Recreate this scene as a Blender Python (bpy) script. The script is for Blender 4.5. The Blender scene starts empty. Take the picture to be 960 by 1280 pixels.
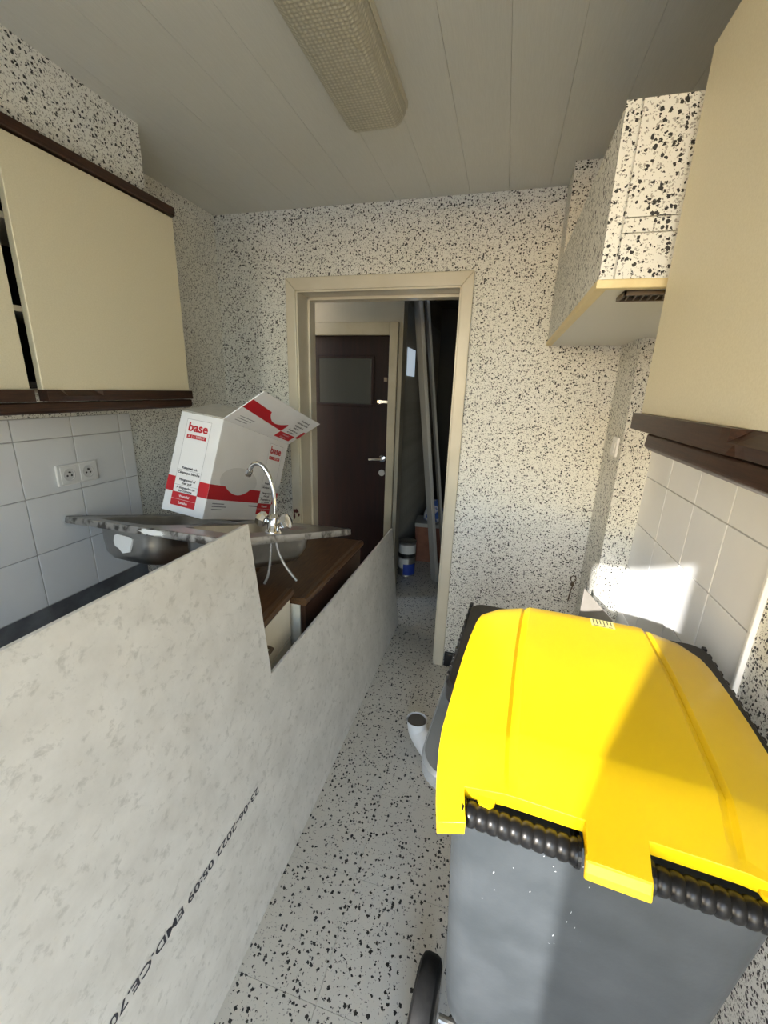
import bpy, bmesh, math, random
from mathutils import Vector, Matrix
R = math.radians
random.seed(7)
SC = bpy.context.scene
COL = SC.collection

# ------------------------------------------------------------------ camera
cam_d = bpy.data.cameras.new('camera'); cam = bpy.data.objects.new('camera', cam_d); COL.objects.link(cam)
cam_d.sensor_fit = 'VERTICAL'; cam_d.sensor_height = 36.0; cam_d.lens = 36.0 * 521.84 / 1280.0
cam_d.clip_start = 0.01; cam_d.clip_end = 200
yaw, pitch, roll = R(15.119), R(16.458), R(1.8175)
fw = Vector((-math.sin(yaw) * math.cos(pitch), math.cos(yaw) * math.cos(pitch), -math.sin(pitch)))
r0 = Vector((math.cos(yaw), math.sin(yaw), 0)); u0 = r0.cross(fw)
r1 = math.cos(roll) * r0 + math.sin(roll) * u0
u1 = -math.sin(roll) * r0 + math.cos(roll) * u0
cm = Matrix((r1, u1, -fw)).transposed().to_4x4(); cm.translation = (0, 0, 1.5)
cam.matrix_world = cm
SC.camera = cam

# ------------------------------------------------------------------ light
SUN_DIR = Vector((0.52, 1.0, -0.456)).normalized()
w = bpy.data.worlds.new('world'); SC.world = w; w.use_nodes = True
wn = w.node_tree.nodes; bg = wn['Background']
sky = wn.new('ShaderNodeTexSky'); sky.sky_type = 'NISHITA'; sky.sun_disc = False
sky.sun_elevation = math.asin(-SUN_DIR.z); sky.sun_rotation = math.atan2(-SUN_DIR.x, -SUN_DIR.y)
sky.air_density = 1.0; sky.dust_density = 0.6
w.node_tree.links.new(sky.outputs[0], bg.inputs[0]); bg.inputs[1].default_value = 2.0
sd = bpy.data.lights.new('sun', 'SUN'); sd.energy = 12.5; sd.angle = R(0.6); sd.color = (1.0, 0.965, 0.91)
so = bpy.data.objects.new('sun', sd); COL.objects.link(so)
so.rotation_euler = SUN_DIR.to_track_quat('-Z', 'Y').to_euler(); so.location = (-2, -4, 4)
# openings of the invented rear wall, placed to shape the sun edges (x0, x1, z0, z1)
REAR_Y = -1.20
OPEN = [(-1.19, -0.718, 0.85, 2.220), (-0.06, 0.56, 0.03, 2.235)]
for (a, b, c, d) in OPEN:
    pl = bpy.data.lights.new('window_portal', 'AREA'); pl.shape = 'RECTANGLE'; pl.size = b - a; pl.size_y = d - c
    pl.cycles.is_portal = True
    po = bpy.data.objects.new('window_portal', pl); COL.objects.link(po)
    po.location = ((a + b) / 2, REAR_Y - 0.08, (c + d) / 2); po.rotation_euler = (R(90), 0, 0)
vs = SC.view_settings
vs.view_transform = 'Standard'; vs.look = 'None'; vs.gamma = 1.0; vs.use_curve_mapping = False
vs.exposure = -0.15

# ------------------------------------------------------------------ materials
def new_mat(name, col=(.8, .8, .8), rough=.5, metal=0.0, spec=.5, coat=0.0):
    m = bpy.data.materials.new(name); m.use_nodes = True
    b = m.node_tree.nodes['Principled BSDF']
    b.inputs['Base Color'].default_value = (*col, 1); b.inputs['Roughness'].default_value = rough
    b.inputs['Metallic'].default_value = metal; b.inputs['Specular IOR Level'].default_value = spec
    b.inputs['Coat Weight'].default_value = coat
    return m
class NT:
    def __init__(s, m): s.m = m; s.t = m.node_tree; s.b = s.t.nodes['Principled BSDF']
    def n(s, typ, **kw):
        o = s.t.nodes.new(typ)
        for k, v in kw.items(): setattr(o, k, v)
        return o
    def l(s, a, b): s.t.links.new(a, b)
    def math(s, op, a, b=None, clamp=False):
        o = s.n('ShaderNodeMath', operation=op, use_clamp=clamp)
        for i, v in enumerate((a, b)):
            if v is None: continue
            if isinstance(v, (int, float)): o.inputs[i].default_value = v
            else: s.l(v, o.inputs[i])
        return o.outputs[0]
    def mix(s, fac, a, b):
        o = s.n('ShaderNodeMix', data_type='RGBA')
        for sock, v in ((o.inputs['Factor'], fac), (o.inputs['A'], a), (o.inputs['B'], b)):
            if isinstance(v, tuple): sock.default_value = (*v, 1)
            elif isinstance(v, (int, float)): sock.default_value = v
            else: s.l(v, sock)
        return o.outputs['Result']
    def pos(s, world=True):
        if world: return s.n('ShaderNodeNewGeometry').outputs['Position']
        return s.n('ShaderNodeTexCoord').outputs['Object']
    def noise(s, vec, scale, detail=3, rough=.55):
        o = s.n('ShaderNodeTexNoise'); o.inputs['Scale'].default_value = scale
        o.inputs['Detail'].default_value = detail; o.inputs['Roughness'].default_value = rough
        s.l(vec, o.inputs['Vector']); return o
    def scalev(s, vec, sc):
        o = s.n('ShaderNodeMapping'); o.inputs['Scale'].default_value = sc; s.l(vec, o.inputs['Vector']); return o.outputs[0]
    def warp(s, vec, scale, amt):
        n = s.noise(vec, scale, 2)
        sub = s.n('ShaderNodeVectorMath', operation='SUBTRACT'); s.l(n.outputs['Color'], sub.inputs[0]); sub.inputs[1].default_value = (.5, .5, .5)
        mu = s.n('ShaderNodeVectorMath', operation='SCALE'); s.l(sub.outputs[0], mu.inputs[0]); mu.inputs['Scale'].default_value = amt
        ad = s.n('ShaderNodeVectorMath', operation='ADD'); s.l(vec, ad.inputs[0]); s.l(mu.outputs[0], ad.inputs[1]); return ad.outputs[0]
    def flecks(s, vec, scale, lo, gain):
        v = s.n('ShaderNodeTexVoronoi'); v.inputs['Scale'].default_value = scale; s.l(vec, v.inputs['Vector'])
        sep = s.n('ShaderNodeSeparateColor'); s.l(v.outputs['Color'], sep.inputs[0])
        thr = s.math('MULTIPLY', s.math('POWER', s.math('SUBTRACT', sep.outputs[0], lo, True), 1.6), gain)
        return s.math('LESS_THAN', v.outputs['Distance'], thr)
    def ramp(s, fac, a, b):
        o = s.n('ShaderNodeMapRange'); o.inputs['From Min'].default_value = a; o.inputs['From Max'].default_value = b
        s.l(fac, o.inputs['Value']); return o.outputs[0]
    def bump(s, h, strength, dist=.002):
        o = s.n('ShaderNodeBump'); o.inputs['Strength'].default_value = strength; o.inputs['Distance'].default_value = dist
        s.l(h, o.inputs['Height']); s.l(o.outputs[0], s.b.inputs['Normal'])
    def col(s, c): s.l(c, s.b.inputs['Base Color'])

def speckle_mat(name, base, base2, grey, dark, big, lo, gain, lo2, gain2, rough, stretch=(1, 1, 1), bump=.15):
    m = new_mat(name, rough=rough); t = NT(m); p = t.scalev(t.pos(), stretch)
    pw = t.warp(p, big * 1.6, 1.1 / big)
    n = t.noise(t.pos(), 2.5, 3)
    b = t.mix(t.ramp(n.outputs['Fac'], .35, .7), base, base2)
    f2 = t.flecks(pw, big * 1.75, lo2, gain2)
    c = t.mix(t.math('MULTIPLY', f2, .75), b, grey)
    f1 = t.flecks(pw, big, lo, gain)
    c = t.mix(f1, c, dark)
    t.col(c)
    if bump: t.bump(t.noise(t.pos(), 260, 2).outputs['Fac'], bump, .001)
    return m
M = {}
M['paper'] = speckle_mat('speckled_wallpaper', (.81, .80, .75), (.76, .75, .68), (.27, .255, .22), (.022, .021, .020), 138, .06, .66, .0, .60, .55)
M['terrazzo'] = speckle_mat('terrazzo', (.62, .595, .53), (.55, .525, .465), (.24, .235, .22), (.018, .018, .018), 96, .10, .62, .1, .45, .38, bump=.05)
M['grout_floor'] = new_mat('floor_joint', (.42, .41, .38), .8)

def tex_mat(name, a, b, rough, scale, stretch=(1, 1, 1), bump=0, bscale=200, world=False, metal=0, lo=.35, hi=.65, spec=.5, coat=0, detail=4, bstretch=None):
    m = new_mat(name, a, rough, metal, spec, coat); t = NT(m); p = t.pos(world)
    n = t.noise(t.scalev(p, stretch), scale, detail)
    t.col(t.mix(t.ramp(n.outputs['Fac'], lo, hi), a, b))
    if bump: t.bump(t.noise(t.scalev(p, bstretch or (1, 1, 1)), bscale, 2).outputs['Fac'], bump, .0015)
    return m
M['ceiling'] = tex_mat('ceiling_panel', (.68, .67, .61), (.64, .63, .57), .42, 60, (9, .35, 1), .12, 140, True, bstretch=(6, .5, 1))
M['ceiling_gap'] = new_mat('ceiling_joint', (.36, .35, .29), .8)
M['tile'] = tex_mat('white_ceramic', (.80, .81, .82), (.76, .77, .79), .16, 4, bump=.08, bscale=25, world=True)
M['grout'] = new_mat('tile_grout', (.42, .42, .42), .9)
M['plaster'] = tex_mat('bare_plaster', (.17, .175, .185), (.09, .09, .095), .9, 9, bump=.6, bscale=40, world=True)
M['laminate'] = tex_mat('beige_laminate', (.76, .69, .50), (.71, .64, .45), .45, 300, (1, 1, 1), .15, 700)
M['laminate_edge'] = new_mat('laminate_edge', (.78, .74, .62), .5)
M['wood'] = tex_mat('dark_wood', (.055, .022, .011), (.022, .009, .005), .34, 26, (14, .7, 14), .1, 60, spec=.45)
M['worktop'] = tex_mat('brown_worktop', (.12, .058, .022), (.06, .028, .011), .38, 18, (12, .7, 12), .1, 60)
M['paint'] = tex_mat('ivory_gloss_paint', (.70, .645, .52), (.65, .595, .47), .22, 7, bump=.1, bscale=22, world=True)
M['black_void'] = new_mat('cabinet_interior', (.02, .017, .014), .8)  # near-black stands in for shade inside the cabinets and vent
M['board'] = None
m = new_mat('fibre_cement', rough=.75); t = NT(m); p = t.pos(False)
n1 = t.noise(t.scalev(p, (1, 1, 2.2)), 9, 6, .65); n2 = t.noise(t.warp(p, 12, .05), 38, 5, .7)
c = t.mix(t.ramp(n1.outputs['Fac'], .38, .66), (.70, .685, .645), (.60, .585, .545))
c = t.mix(t.math('MULTIPLY', t.ramp(n2.outputs['Fac'], .54, .66), .75), c, (.47, .46, .425))
t.col(c); t.bump(n2.outputs['Fac'], .12, .001); M['board'] = m
M['ink'] = new_mat('black_ink', (.045, .045, .055), .7)
M['steel'] = tex_mat('stainless_steel', (.55, .545, .53), (.33, .325, .31), .30, 7, metal=1.0, bump=.05, bscale=90, lo=.3, hi=.75)
M['steel_rim'] = tex_mat('stained_steel_rim', (.50, .49, .47), (.11, .10, .09), .42, 22, (1, 1, 1), .3, 80, metal=.85, lo=.48, hi=.62)
M['chrome'] = new_mat('chrome', (.82, .82, .83), .08, 1.0)
M['hose'] = tex_mat('braided_hose', (.30, .30, .30), (.2, .2, .2), .4, 200, metal=.6)
M['plaster_white'] = new_mat('dried_plaster', (.74, .74, .72), .9)
M['carton'] = tex_mat('white_carton', (.80, .80, .80), (.75, .75, .75), .5, 6, bump=.05)
M['carton_in'] = tex_mat('grey_carton', (.50, .49, .45), (.43, .42, .38), .8, 20)
M['red'] = new_mat('red_print', (.50, .012, .022), .45)
M['white_print'] = new_mat('white_print', (.82, .82, .82), .5)
M['grey_print'] = new_mat('pale_grey_print', (.64, .64, .64), .5)
M['black_print'] = new_mat('black_print', (.03, .03, .04), .5)
M['line_print'] = new_mat('grey_line_print', (.22, .22, .24), .5)
M['yellow'] = tex_mat('yellow_plastic', (.86, .575, .008), (.83, .55, .006), .30, 8, bump=.05, bscale=300)
M['grey_plastic'] = tex_mat('grey_plastic', (.060, .068, .076), (.042, .049, .055), .42, 11, (1, 1, 1), .10, 120)
M['scuff'] = new_mat('scuff', (.62, .63, .64), .7)
M['black_plastic'] = new_mat('black_plastic', (.007, .007, .0075), .33, spec=.3)
M['tire'] = tex_mat('black_rubber', (.008, .008, .0085), (.012, .012, .012), .6, 60, bump=.3, bscale=80, spec=.2)
M['sticker'] = new_mat('pale_sticker', (.80, .74, .30), .5)
M['tub'] = tex_mat('pale_grey_plastic', (.33, .345, .36), (.28, .29, .30), .42, 12, bump=.1, bscale=90)
M['white_plastic'] = new_mat('white_plastic', (.80, .80, .79), .3)
M['dark_inside'] = new_mat('dark_inside', (.10, .09, .08), .7)  # dark tone stands in for shade inside the pipe
M['socket_hole'] = new_mat('socket_hole', (.03, .03, .03), .6)
M['hood_under'] = new_mat('hood_underside', (.72, .70, .62), .45)
M['hood_edge'] = tex_mat('pale_wood_edge', (.80, .68, .38), (.74, .60, .32), .5, 30, (1, .1, 1))
M['brown_metal'] = new_mat('brown_metal', (.12, .085, .055), .5)
M['panel'] = tex_mat('grey_brown_panel', (.28, .255, .225), (.24, .22, .19), .5, 20)
M['door_dark'] = tex_mat('dark_red_varnish', (.010, .002, .0015), (.004, .001, .001), .5, 8, (6, 1, .5), spec=.15)
M['door_glass'] = new_mat('door_glass', (.020, .023, .022), .2)
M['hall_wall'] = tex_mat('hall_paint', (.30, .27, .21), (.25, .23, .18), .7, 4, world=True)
M['hall_trim'] = tex_mat('hall_trim_paint', (.27, .235, .165), (.22, .19, .13), .45, 6, world=True)  # frame paint darkened to stand in for the dim hall light
M['hall_dark'] = new_mat('hall_dark_paint', (.10, .095, .085), .7)  # walls darkened to stand in for the unlit hall
M['folding'] = tex_mat('folding_door_vinyl', (.26, .24, .20), (.20, .185, .155), .3, 8)
M['plank'] = tex_mat('painted_plank', (.42, .41, .38), (.36, .35, .32), .5, 18, (1, 1, .2))
M['can_white'] = new_mat('can_label_white', (.62, .62, .60), .4)
M['can_blue'] = new_mat('can_label_blue', (.02, .05, .30), .4)
M['can_black'] = new_mat('can_label_black', (.02, .02, .02), .4)
M['can_metal'] = new_mat('can_metal', (.35, .34, .32), .35, .8)
M['brick_red'] = tex_mat('red_brown_carton', (.26, .11, .065), (.20, .08, .05), .8, 12)
M['bag_blue'] = tex_mat('blue_white_bag', (.05, .12, .40), (.65, .67, .70), .35, 14, lo=.48, hi=.54)
M['chip'] = new_mat('bare_dark_red', (.09, .02, .018), .6)
M['black_skirt'] = new_mat('black_skirting', (.015, .015, .016), .35)
M['window_white'] = new_mat('window_white', (.8, .8, .8), .4)
M['ground'] = tex_mat('pale_paving', (.40, .40, .39), (.35, .35, .34), .9, 3, world=True)
m = new_mat('prismatic_diffuser', (.60, .56, .43), .28); t = NT(m); p = t.pos(False)
v = t.n('ShaderNodeTexVoronoi'); v.inputs['Scale'].default_value = 95; v.inputs['Randomness'].default_value = .15; t.l(p, v.inputs['Vector'])
t.bump(v.outputs['Distance'], .9, .004); t.col(t.mix(t.ramp(v.outputs['Distance'], .1, .55), (.72, .68, .55), (.47, .44, .34)))
M['diffuser'] = m
M['lamp_body'] = new_mat('lamp_body', (.60, .56, .44), .4)
m = new_mat('lit_pane', (.6, .7, .8), .3); m.node_tree.nodes['Principled BSDF'].inputs['Emission Color'].default_value = (.75, .88, 1, 1)  # emission stands in for a window reflection on the folding door
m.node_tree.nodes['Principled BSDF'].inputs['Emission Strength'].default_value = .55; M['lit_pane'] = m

# ------------------------------------------------------------------ mesh helpers
class MB:
    def __init__(s): s.v = []; s.f = []
    def add(s, vs, fs):
        k = len(s.v); s.v += [tuple(x) for x in vs]; s.f += [tuple(i + k for i in f) for f in fs]; return s
    def box(s, x0, x1, y0, y1, z0, z1):
        return s.add([(x0, y0, z0), (x1, y0, z0), (x1, y1, z0), (x0, y1, z0), (x0, y0, z1), (x1, y0, z1), (x1, y1, z1), (x0, y1, z1)],
                     [(0, 3, 2, 1), (4, 5, 6, 7), (0, 1, 5, 4), (1, 2, 6, 5), (2, 3, 7, 6), (3, 0, 4, 7)])
    def prism(s, poly, a, b, axis='z'):
        n = len(poly)
        def mk(p, h):
            if axis == 'z': return (p[0], p[1], h)
            if axis == 'y': return (p[0], h, p[1])
            return (h, p[0], p[1])
        vs = [mk(p, a) for p in poly] + [mk(p, b) for p in poly]
        fs = [tuple(range(n - 1, -1, -1)), tuple(range(n, 2 * n))] + [(i, (i + 1) % n, n + (i + 1) % n, n + i) for i in range(n)]
        return s.add(vs, fs)
    def loft(s, rings, cap0=True, cap1=True):
        n = len(rings[0]); vs = [p for r in rings for p in r]; fs = []
        for k in range(len(rings) - 1):
            for i in range(n):
                j = (i + 1) % n; fs.append((k * n + i, k * n + j, (k + 1) * n + j, (k + 1) * n + i))
        if cap0: fs.append(tuple(range(n - 1, -1, -1)))
        if cap1: fs.append(tuple((len(rings) - 1) * n + i for i in range(n)))
        return s.add(vs, fs)
    def tube(s, pts, rad, n=12, cap=True):
        pts = [Vector(p) for p in pts]; rings = []; up = None
        for i, p in enumerate(pts):
            d = (pts[min(i + 1, len(pts) - 1)] - pts[max(i - 1, 0)]).normalized()
            if up is None:
                a = Vector((0, 0, 1)) if abs(d.z) < .9 else Vector((1, 0, 0)); up = d.cross(a).normalized()
            else: up = (up - d * up.dot(d)).normalized()
            q = d.cross(up); r = rad[i] if isinstance(rad, (list, tuple)) else rad
            rings.append([p + (up * math.cos(2 * math.pi * k / n) + q * math.sin(2 * math.pi * k / n)) * r for k in range(n)])
        return s.loft(rings, cap, cap)
    def lathe(s, prof, n=24, c=(0, 0, 0), axis='z', cap=True):
        rings = []
        for r, h in prof:
            ring = []
            for k in range(n):
                a = 2 * math.pi * k / n; x, y = r * math.cos(a), r * math.sin(a)
                p = (x, y, h) if axis == 'z' else ((h, x, y) if axis == 'x' else (y, h, x))
                ring.append((p[0] + c[0], p[1] + c[1], p[2] + c[2]))
            rings.append(ring)
        return s.loft(rings, cap, cap)
def mesh_of(mb, name, smooth=False):
    me = bpy.data.meshes.new(name); me.from_pydata(mb.v, [], mb.f)
    bm = bmesh.new(); bm.from_mesh(me); bmesh.ops.recalc_face_normals(bm, faces=bm.faces); bm.to_mesh(me); bm.free()
    if smooth:
        for p in me.polygons: p.use_smooth = True
    return me
def smooth_by_angle(me, ang=40):
    for p in me.polygons: p.use_smooth = True
    bm = bmesh.new(); bm.from_mesh(me)
    for e in bm.edges:
        if len(e.link_faces) == 2 and e.calc_face_angle(0) > R(ang): e.smooth = False
    bm.to_mesh(me); bm.free()
def obj(name, mb, mat, parent=None, smooth=None, bevel=0, seg=2):
    me = mb if isinstance(mb, bpy.types.Mesh) else mesh_of(mb, name)
    if smooth: smooth_by_angle(me, smooth)
    o = bpy.data.objects.new(name, me); COL.objects.link(o)
    if mat is not None and not me.materials: me.materials.append(M[mat] if isinstance(mat, str) else mat)
    if parent is not None: o.parent = parent
    if bevel:
        b = o.modifiers.new('bevel', 'BEVEL'); b.width = bevel; b.segments = seg; b.limit_method = 'ANGLE'; b.angle_limit = R(35)
    return o
def tag(o, label, cat, group=None):
    o['label'] = label; o['category'] = cat
    if group: o['group'] = group
    return o
def thing(name, label, cat, loc=(0, 0, 0), rz=0, group=None, frame=None):
    o = bpy.data.objects.new(name, None); COL.objects.link(o); o.empty_display_size = .05
    if frame is not None: o.matrix_world = frame
    else: o.location = loc; o.rotation_euler = (0, 0, rz)
    return tag(o, label, cat, group)
def struct(name, mb, mat, bevel=0):
    o = obj(name, mb, mat, bevel=bevel); o['kind'] = 'structure'; return o
def frame_of(origin, x, y):
    x = Vector(x).normalized(); y = Vector(y); y = (y - x * y.dot(x)).normalized(); z = x.cross(y)
    f = Matrix((x, y, z)).transposed().to_4x4(); f.translation = Vector(origin); return f
def text(name, body, size, mat, parent, local, width=None, bold=0.0, spacing=1.0):
    """flat lettering: x along reading direction, y up, centred at the local frame's origin"""
    cu = bpy.data.curves.new(name, 'FONT'); cu.body = body; cu.size = size; cu.align_x = 'CENTER'; cu.align_y = 'CENTER'
    cu.offset = bold; cu.space_character = spacing; cu.resolution_u = 3
    tmp = bpy.data.objects.new('tmp', cu); COL.objects.link(tmp)
    dg = bpy.context.evaluated_depsgraph_get(); me = bpy.data.meshes.new_from_object(tmp.evaluated_get(dg))
    bpy.data.objects.remove(tmp); bpy.data.curves.remove(cu)
    me.name = name
    if width and me.vertices:
        xs = [v.co.x for v in me.vertices]; k = width / (max(xs) - min(xs))
        for v in me.vertices: v.co.x *= k
    o = obj(name, me, mat, parent); o.matrix_local = local; return o
def rrect(x0, x1, y0, y1, r, n=5):
    pts = []
    for cx, cy, a0 in ((x1 - r, y1 - r, 0), (x0 + r, y1 - r, 90), (x0 + r, y0 + r, 180), (x1 - r, y0 + r, 270)):
        for i in range(n + 1):
            a = R(a0 + 90 * i / n); pts.append((cx + r * math.cos(a), cy + r * math.sin(a)))
    return pts

# ------------------------------------------------------------------ room shell
LX, RX, BY, CZ = -1.482, 0.578, 2.074, 2.293
HALL_Y = 5.2
f = struct('floor', MB().box(LX - .3, .9, REAR_Y - .15, HALL_Y, -.08, -.004), 'grout_floor')
TS = .30; tm = {}
x = -1.50
ix = 0
while x < .62:
    y = REAR_Y
    while y < 3.9:
        x1, y1 = min(x + TS, .70), y + TS
        key = round(x1 - x, 3)
        if key not in tm: tm[key] = mesh_of(MB().box(.0005, key - .0005, .0005, TS - .0005, -.006, 0), 'floor_tile')
        o = obj('floor_tile', tm[key], 'terrazzo', f); o.location = (x, y, 0)
        y += TS
    x += TS
cl = struct('ceiling', MB().box(LX - .12, RX + .12, REAR_Y - .15, BY + .2, CZ + .004, CZ + .06), 'ceiling_gap')
PW = .157; k = 0; x = -.072 - 9 * PW
while x < RX:
    a, b = max(x, LX), min(x + PW, RX)
    pm = mesh_of(MB().box(a + .0004, b - .0004, REAR_Y, BY, CZ, CZ + .008), 'ceiling_plank')
    obj('ceiling_plank', pm, 'ceiling', cl); x += PW

wl = struct('wall_left', MB().box(LX - .12, LX, REAR_Y, BY, 0, CZ), 'paper')
# bare plaster under the tiles
obj('bare_plaster', MB().box(LX, LX + .003, REAR_Y, 1.40, 0, .7245), 'plaster', wl)
gr = obj('grout_bed', MB().box(LX, LX + .004, -.42, 1.409, .7245, 1.372), 'grout', wl)
ys = [-.41 + .1955 * i for i in range(9)] + [1.352, 1.411]
ys = [1.352 - .1965 * i for i in range(9, -1, -1)] + [1.411]
zs = [.727, .919, 1.113, 1.302, 1.372]
tcache = {}
def tile(parent, sx, X, y0, y1, z0, z1, g=.0016):
    key = (round(y1 - y0, 4), round(z1 - z0, 4), sx)
    if key not in tcache:
        a, b = (0, .008) if sx > 0 else (-.008, 0)
        tcache[key] = mesh_of(MB().box(a, b, g, key[0] - g, g, key[1] - g), 'wall_tile')
    o = obj('wall_tile', tcache[key], 'tile', parent, bevel=.0018, seg=2); o.location = (X, y0, z0)
for a, b in zip(ys[:-1], ys[1:]):
    for c, d in zip(zs[:-1], zs[1:]): tile(wl, 1, LX, a, b, c, d)

wr = struct('wall_right', MB().box(RX, RX + .12, REAR_Y, BY + .17, 0, CZ), 'paper')
obj('grout_bed', MB().box(RX - .004, RX, .985, 1.85, .2, 1.45), 'grout', wr)
yr = [.995, 1.192, 1.392, 1.612, 1.82, 1.85]
zr = [.24, .432, .624, .816, 1.008, 1.2, 1.392, 1.45]
yr = [.995, 1.192, 1.392, 1.612, 1.845]
for a, b in zip(yr[:-1], yr[1:]):
    for c, d in zip(zr[:-1], zr[1:]): tile(wr, -1, RX, a, b, c, d)
obj('tile_edge_strip', MB().box(RX - .012, RX, .983, .995, .2, 1.45), 'white_plastic', wr, bevel=.003)
struct('wall_column', MB().prism([(.450, 1.79), (RX, 1.845), (RX, BY), (.450, BY)], 0, CZ), 'paper')
struct('wall_bulkhead', MB().box(.155, RX, 1.88, BY, 1.98, CZ), 'paper')
struct('wall_soffit', MB().box(LX, -1.231, REAR_Y, 1.363, 2.085, CZ), 'paper')

# far wall with the door opening
DX0, DX1, DZ = -1.045, -.230, 1.950
WT = .16
wb = struct('wall_back', MB().box(LX - .12, DX0, BY, BY + WT, 0, CZ).box(DX1, RX, BY, BY + WT, 0, CZ).box(DX0, DX1, BY, BY + WT, DZ, CZ), 'paper')
struct('trim_1', MB().box(LX, .155, BY - .006, BY, CZ - .045, CZ), 'paper', .002)
struct('trim_2', MB().box(LX, LX + .006, 1.363, BY - .006, CZ - .045, CZ), 'paper', .002)
struct('baseboard_back', MB().box(-.178, .45, BY - .016, BY, 0, .085), 'black_skirt', .003)
# door frame: mitred architraves and lining
fr = struct('door_1', MB().box(DX0, DX0 + .012, BY - .012, BY + WT + .01, 0, DZ).box(DX1 - .012, DX1, BY - .012, BY + WT + .01, 0, DZ).box(DX0, DX1, BY - .012, BY + WT + .01, DZ - .012, DZ), 'paint', .002)
OX0, OX1, OZ = -1.092, -.182, 2.003
yy0, yy1 = BY - .022, BY
obj('architrave', MB().prism([(OX0, 0), (DX0 + .004, 0), (DX0 + .004, DZ - .004), (OX0, OZ)], yy0, yy1, 'y'), 'paint', fr, bevel=.004)
obj('architrave', MB().prism([(OX1, 0), (DX1 - .004, 0), (DX1 - .004, DZ - .004), (OX1, OZ)], yy0, yy1, 'y'), 'paint', fr, bevel=.004)
obj('architrave', MB().prism([(OX0, OZ), (OX1, OZ), (DX1 - .004, DZ - .004), (DX0 + .004, DZ - .004)], yy0, yy1, 'y'), 'paint', fr, bevel=.004)
obj('door_stop', MB().box(DX0 + .012, DX0 + .024, BY + .10, BY + WT + .01, 0, DZ - .012), 'paint', fr, bevel=.002)
obj('door_stop', MB().box(DX1 - .024, DX1 - .012, BY + .10, BY + WT + .01, 0, DZ - .012), 'paint', fr, bevel=.002)
obj('door_stop', MB().box(DX0 + .012, DX1 - .012, BY + .10, BY + WT + .01, DZ - .026, DZ - .012), 'paint', fr, bevel=.002)
# chipped paint low on the left architrave
def blob(cx, cz, rx, rz, seed, n=14):
    rr = random.Random(seed); return [(cx + rx * math.cos(2 * math.pi * i / n) * rr.uniform(.6, 1.15), cz + rz * math.sin(2 * math.pi * i / n) * rr.uniform(.6, 1.15)) for i in range(n)]
ch = MB(); ch.prism(blob(-1.068, .822, .018, .014, 3), yy0 - .0012, yy0 + .001, 'y'); ch.prism(blob(-1.080, .795, .007, .022, 4), yy0 - .0012, yy0 + .001, 'y'); ch.prism(blob(-1.052, .800, .006, .012, 5), yy0 - .0012, yy0 + .001, 'y')
obj('paint_chip', ch, 'chip', fr)

# unseen rear wall, invented; its pier stands in for a person's shadow
xs_ = [LX - .12, OPEN[0][0], OPEN[0][1], OPEN[1][0], OPEN[1][1], RX + .12]
rw = MB().box(xs_[0], xs_[1], REAR_Y - .06, REAR_Y, 0, CZ).box(xs_[2], xs_[3], REAR_Y - .06, REAR_Y, 0, CZ).box(xs_[4], xs_[5], REAR_Y - .06, REAR_Y, 0, CZ)
rw.box(xs_[1], xs_[2], REAR_Y - .06, REAR_Y, OPEN[0][3], CZ).box(xs_[3], xs_[4], REAR_Y - .06, REAR_Y, OPEN[1][3], CZ).box(xs_[3], xs_[4], REAR_Y - .06, REAR_Y, 0, OPEN[1][2])
rw.box(xs_[1], xs_[2], REAR_Y - .06, REAR_Y, 0, OPEN[0][2])
struct('wall_rear', rw, 'paper')
for i, (a, b, c, d) in enumerate(OPEN):  # frames round the invented openings
    e = .015
    struct('window_%d' % (i + 1), MB().box(a, a + e, REAR_Y - .05, REAR_Y - .01, c, d).box(b - e, b, REAR_Y - .05, REAR_Y - .01, c, d).box(a + e, b - e, REAR_Y - .05, REAR_Y - .01, c, c + e).box(a + e, b - e, REAR_Y - .05, REAR_Y - .01, d - e, d), 'window_white', .003)
struct('ground', MB().box(-25, 25, -40, REAR_Y - .06, -.25, -.08), 'ground')  # unseen ground added to bounce sunlight into the room

# ------------------------------------------------------------------ hall beyond the door
HB = BY + WT
struct('wall_hall_door', MB().box(-2.0, -1.30, 2.75, 2.86, 0, 2.5).box(-.74, -.655, 2.75, 2.86, 0, 2.5).box(-1.30, -.74, 2.75, 2.86, 1.83, 2.5), 'hall_wall')
struct('wall_hall_left', MB().box(-2.12, -2.0, HB, 2.86, 0, 2.5), 'hall_wall')
struct('wall_hall_side', MB().box(-.90, -.80, 2.86, HALL_Y, 0, 2.5), 'hall_wall')
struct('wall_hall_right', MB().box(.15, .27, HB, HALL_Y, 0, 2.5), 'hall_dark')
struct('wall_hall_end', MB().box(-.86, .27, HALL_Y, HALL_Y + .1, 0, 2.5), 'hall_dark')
struct('ceiling_hall', MB().box(-2.12, .27, HB, HALL_Y + .1, 2.4, 2.5), 'hall_wall')
hd = struct('door_2', MB().box(-1.295, -.745, 2.775, 2.815, .01, 1.826), 'door_dark', .003)
obj('door_pane', MB().box(-1.235, -.865, 2.768, 2.776, 1.395, 1.685), 'door_glass', hd)
fm = MB().box(-1.255, -.845, 2.766, 2.775, 1.685, 1.703).box(-1.255, -.845, 2.766, 2.775, 1.377, 1.395).box(-1.255, -1.235, 2.766, 2.775, 1.395, 1.685).box(-.865, -.845, 2.766, 2.775, 1.395, 1.685)
obj('pane_frame', fm, 'door_dark', hd, bevel=.003)
hh = MB().tube([(-.775, 2.775, 1.035), (-.775, 2.735, 1.035)], .011).tube([(-.772, 2.735, 1.035), (-.80, 2.733, 1.033), (-.86, 2.735, 1.028)], .009)
hh.lathe([(.024, 2.770), (.024, 2.776)], 18, (-.775, 0, 1.035), 'y')
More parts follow.
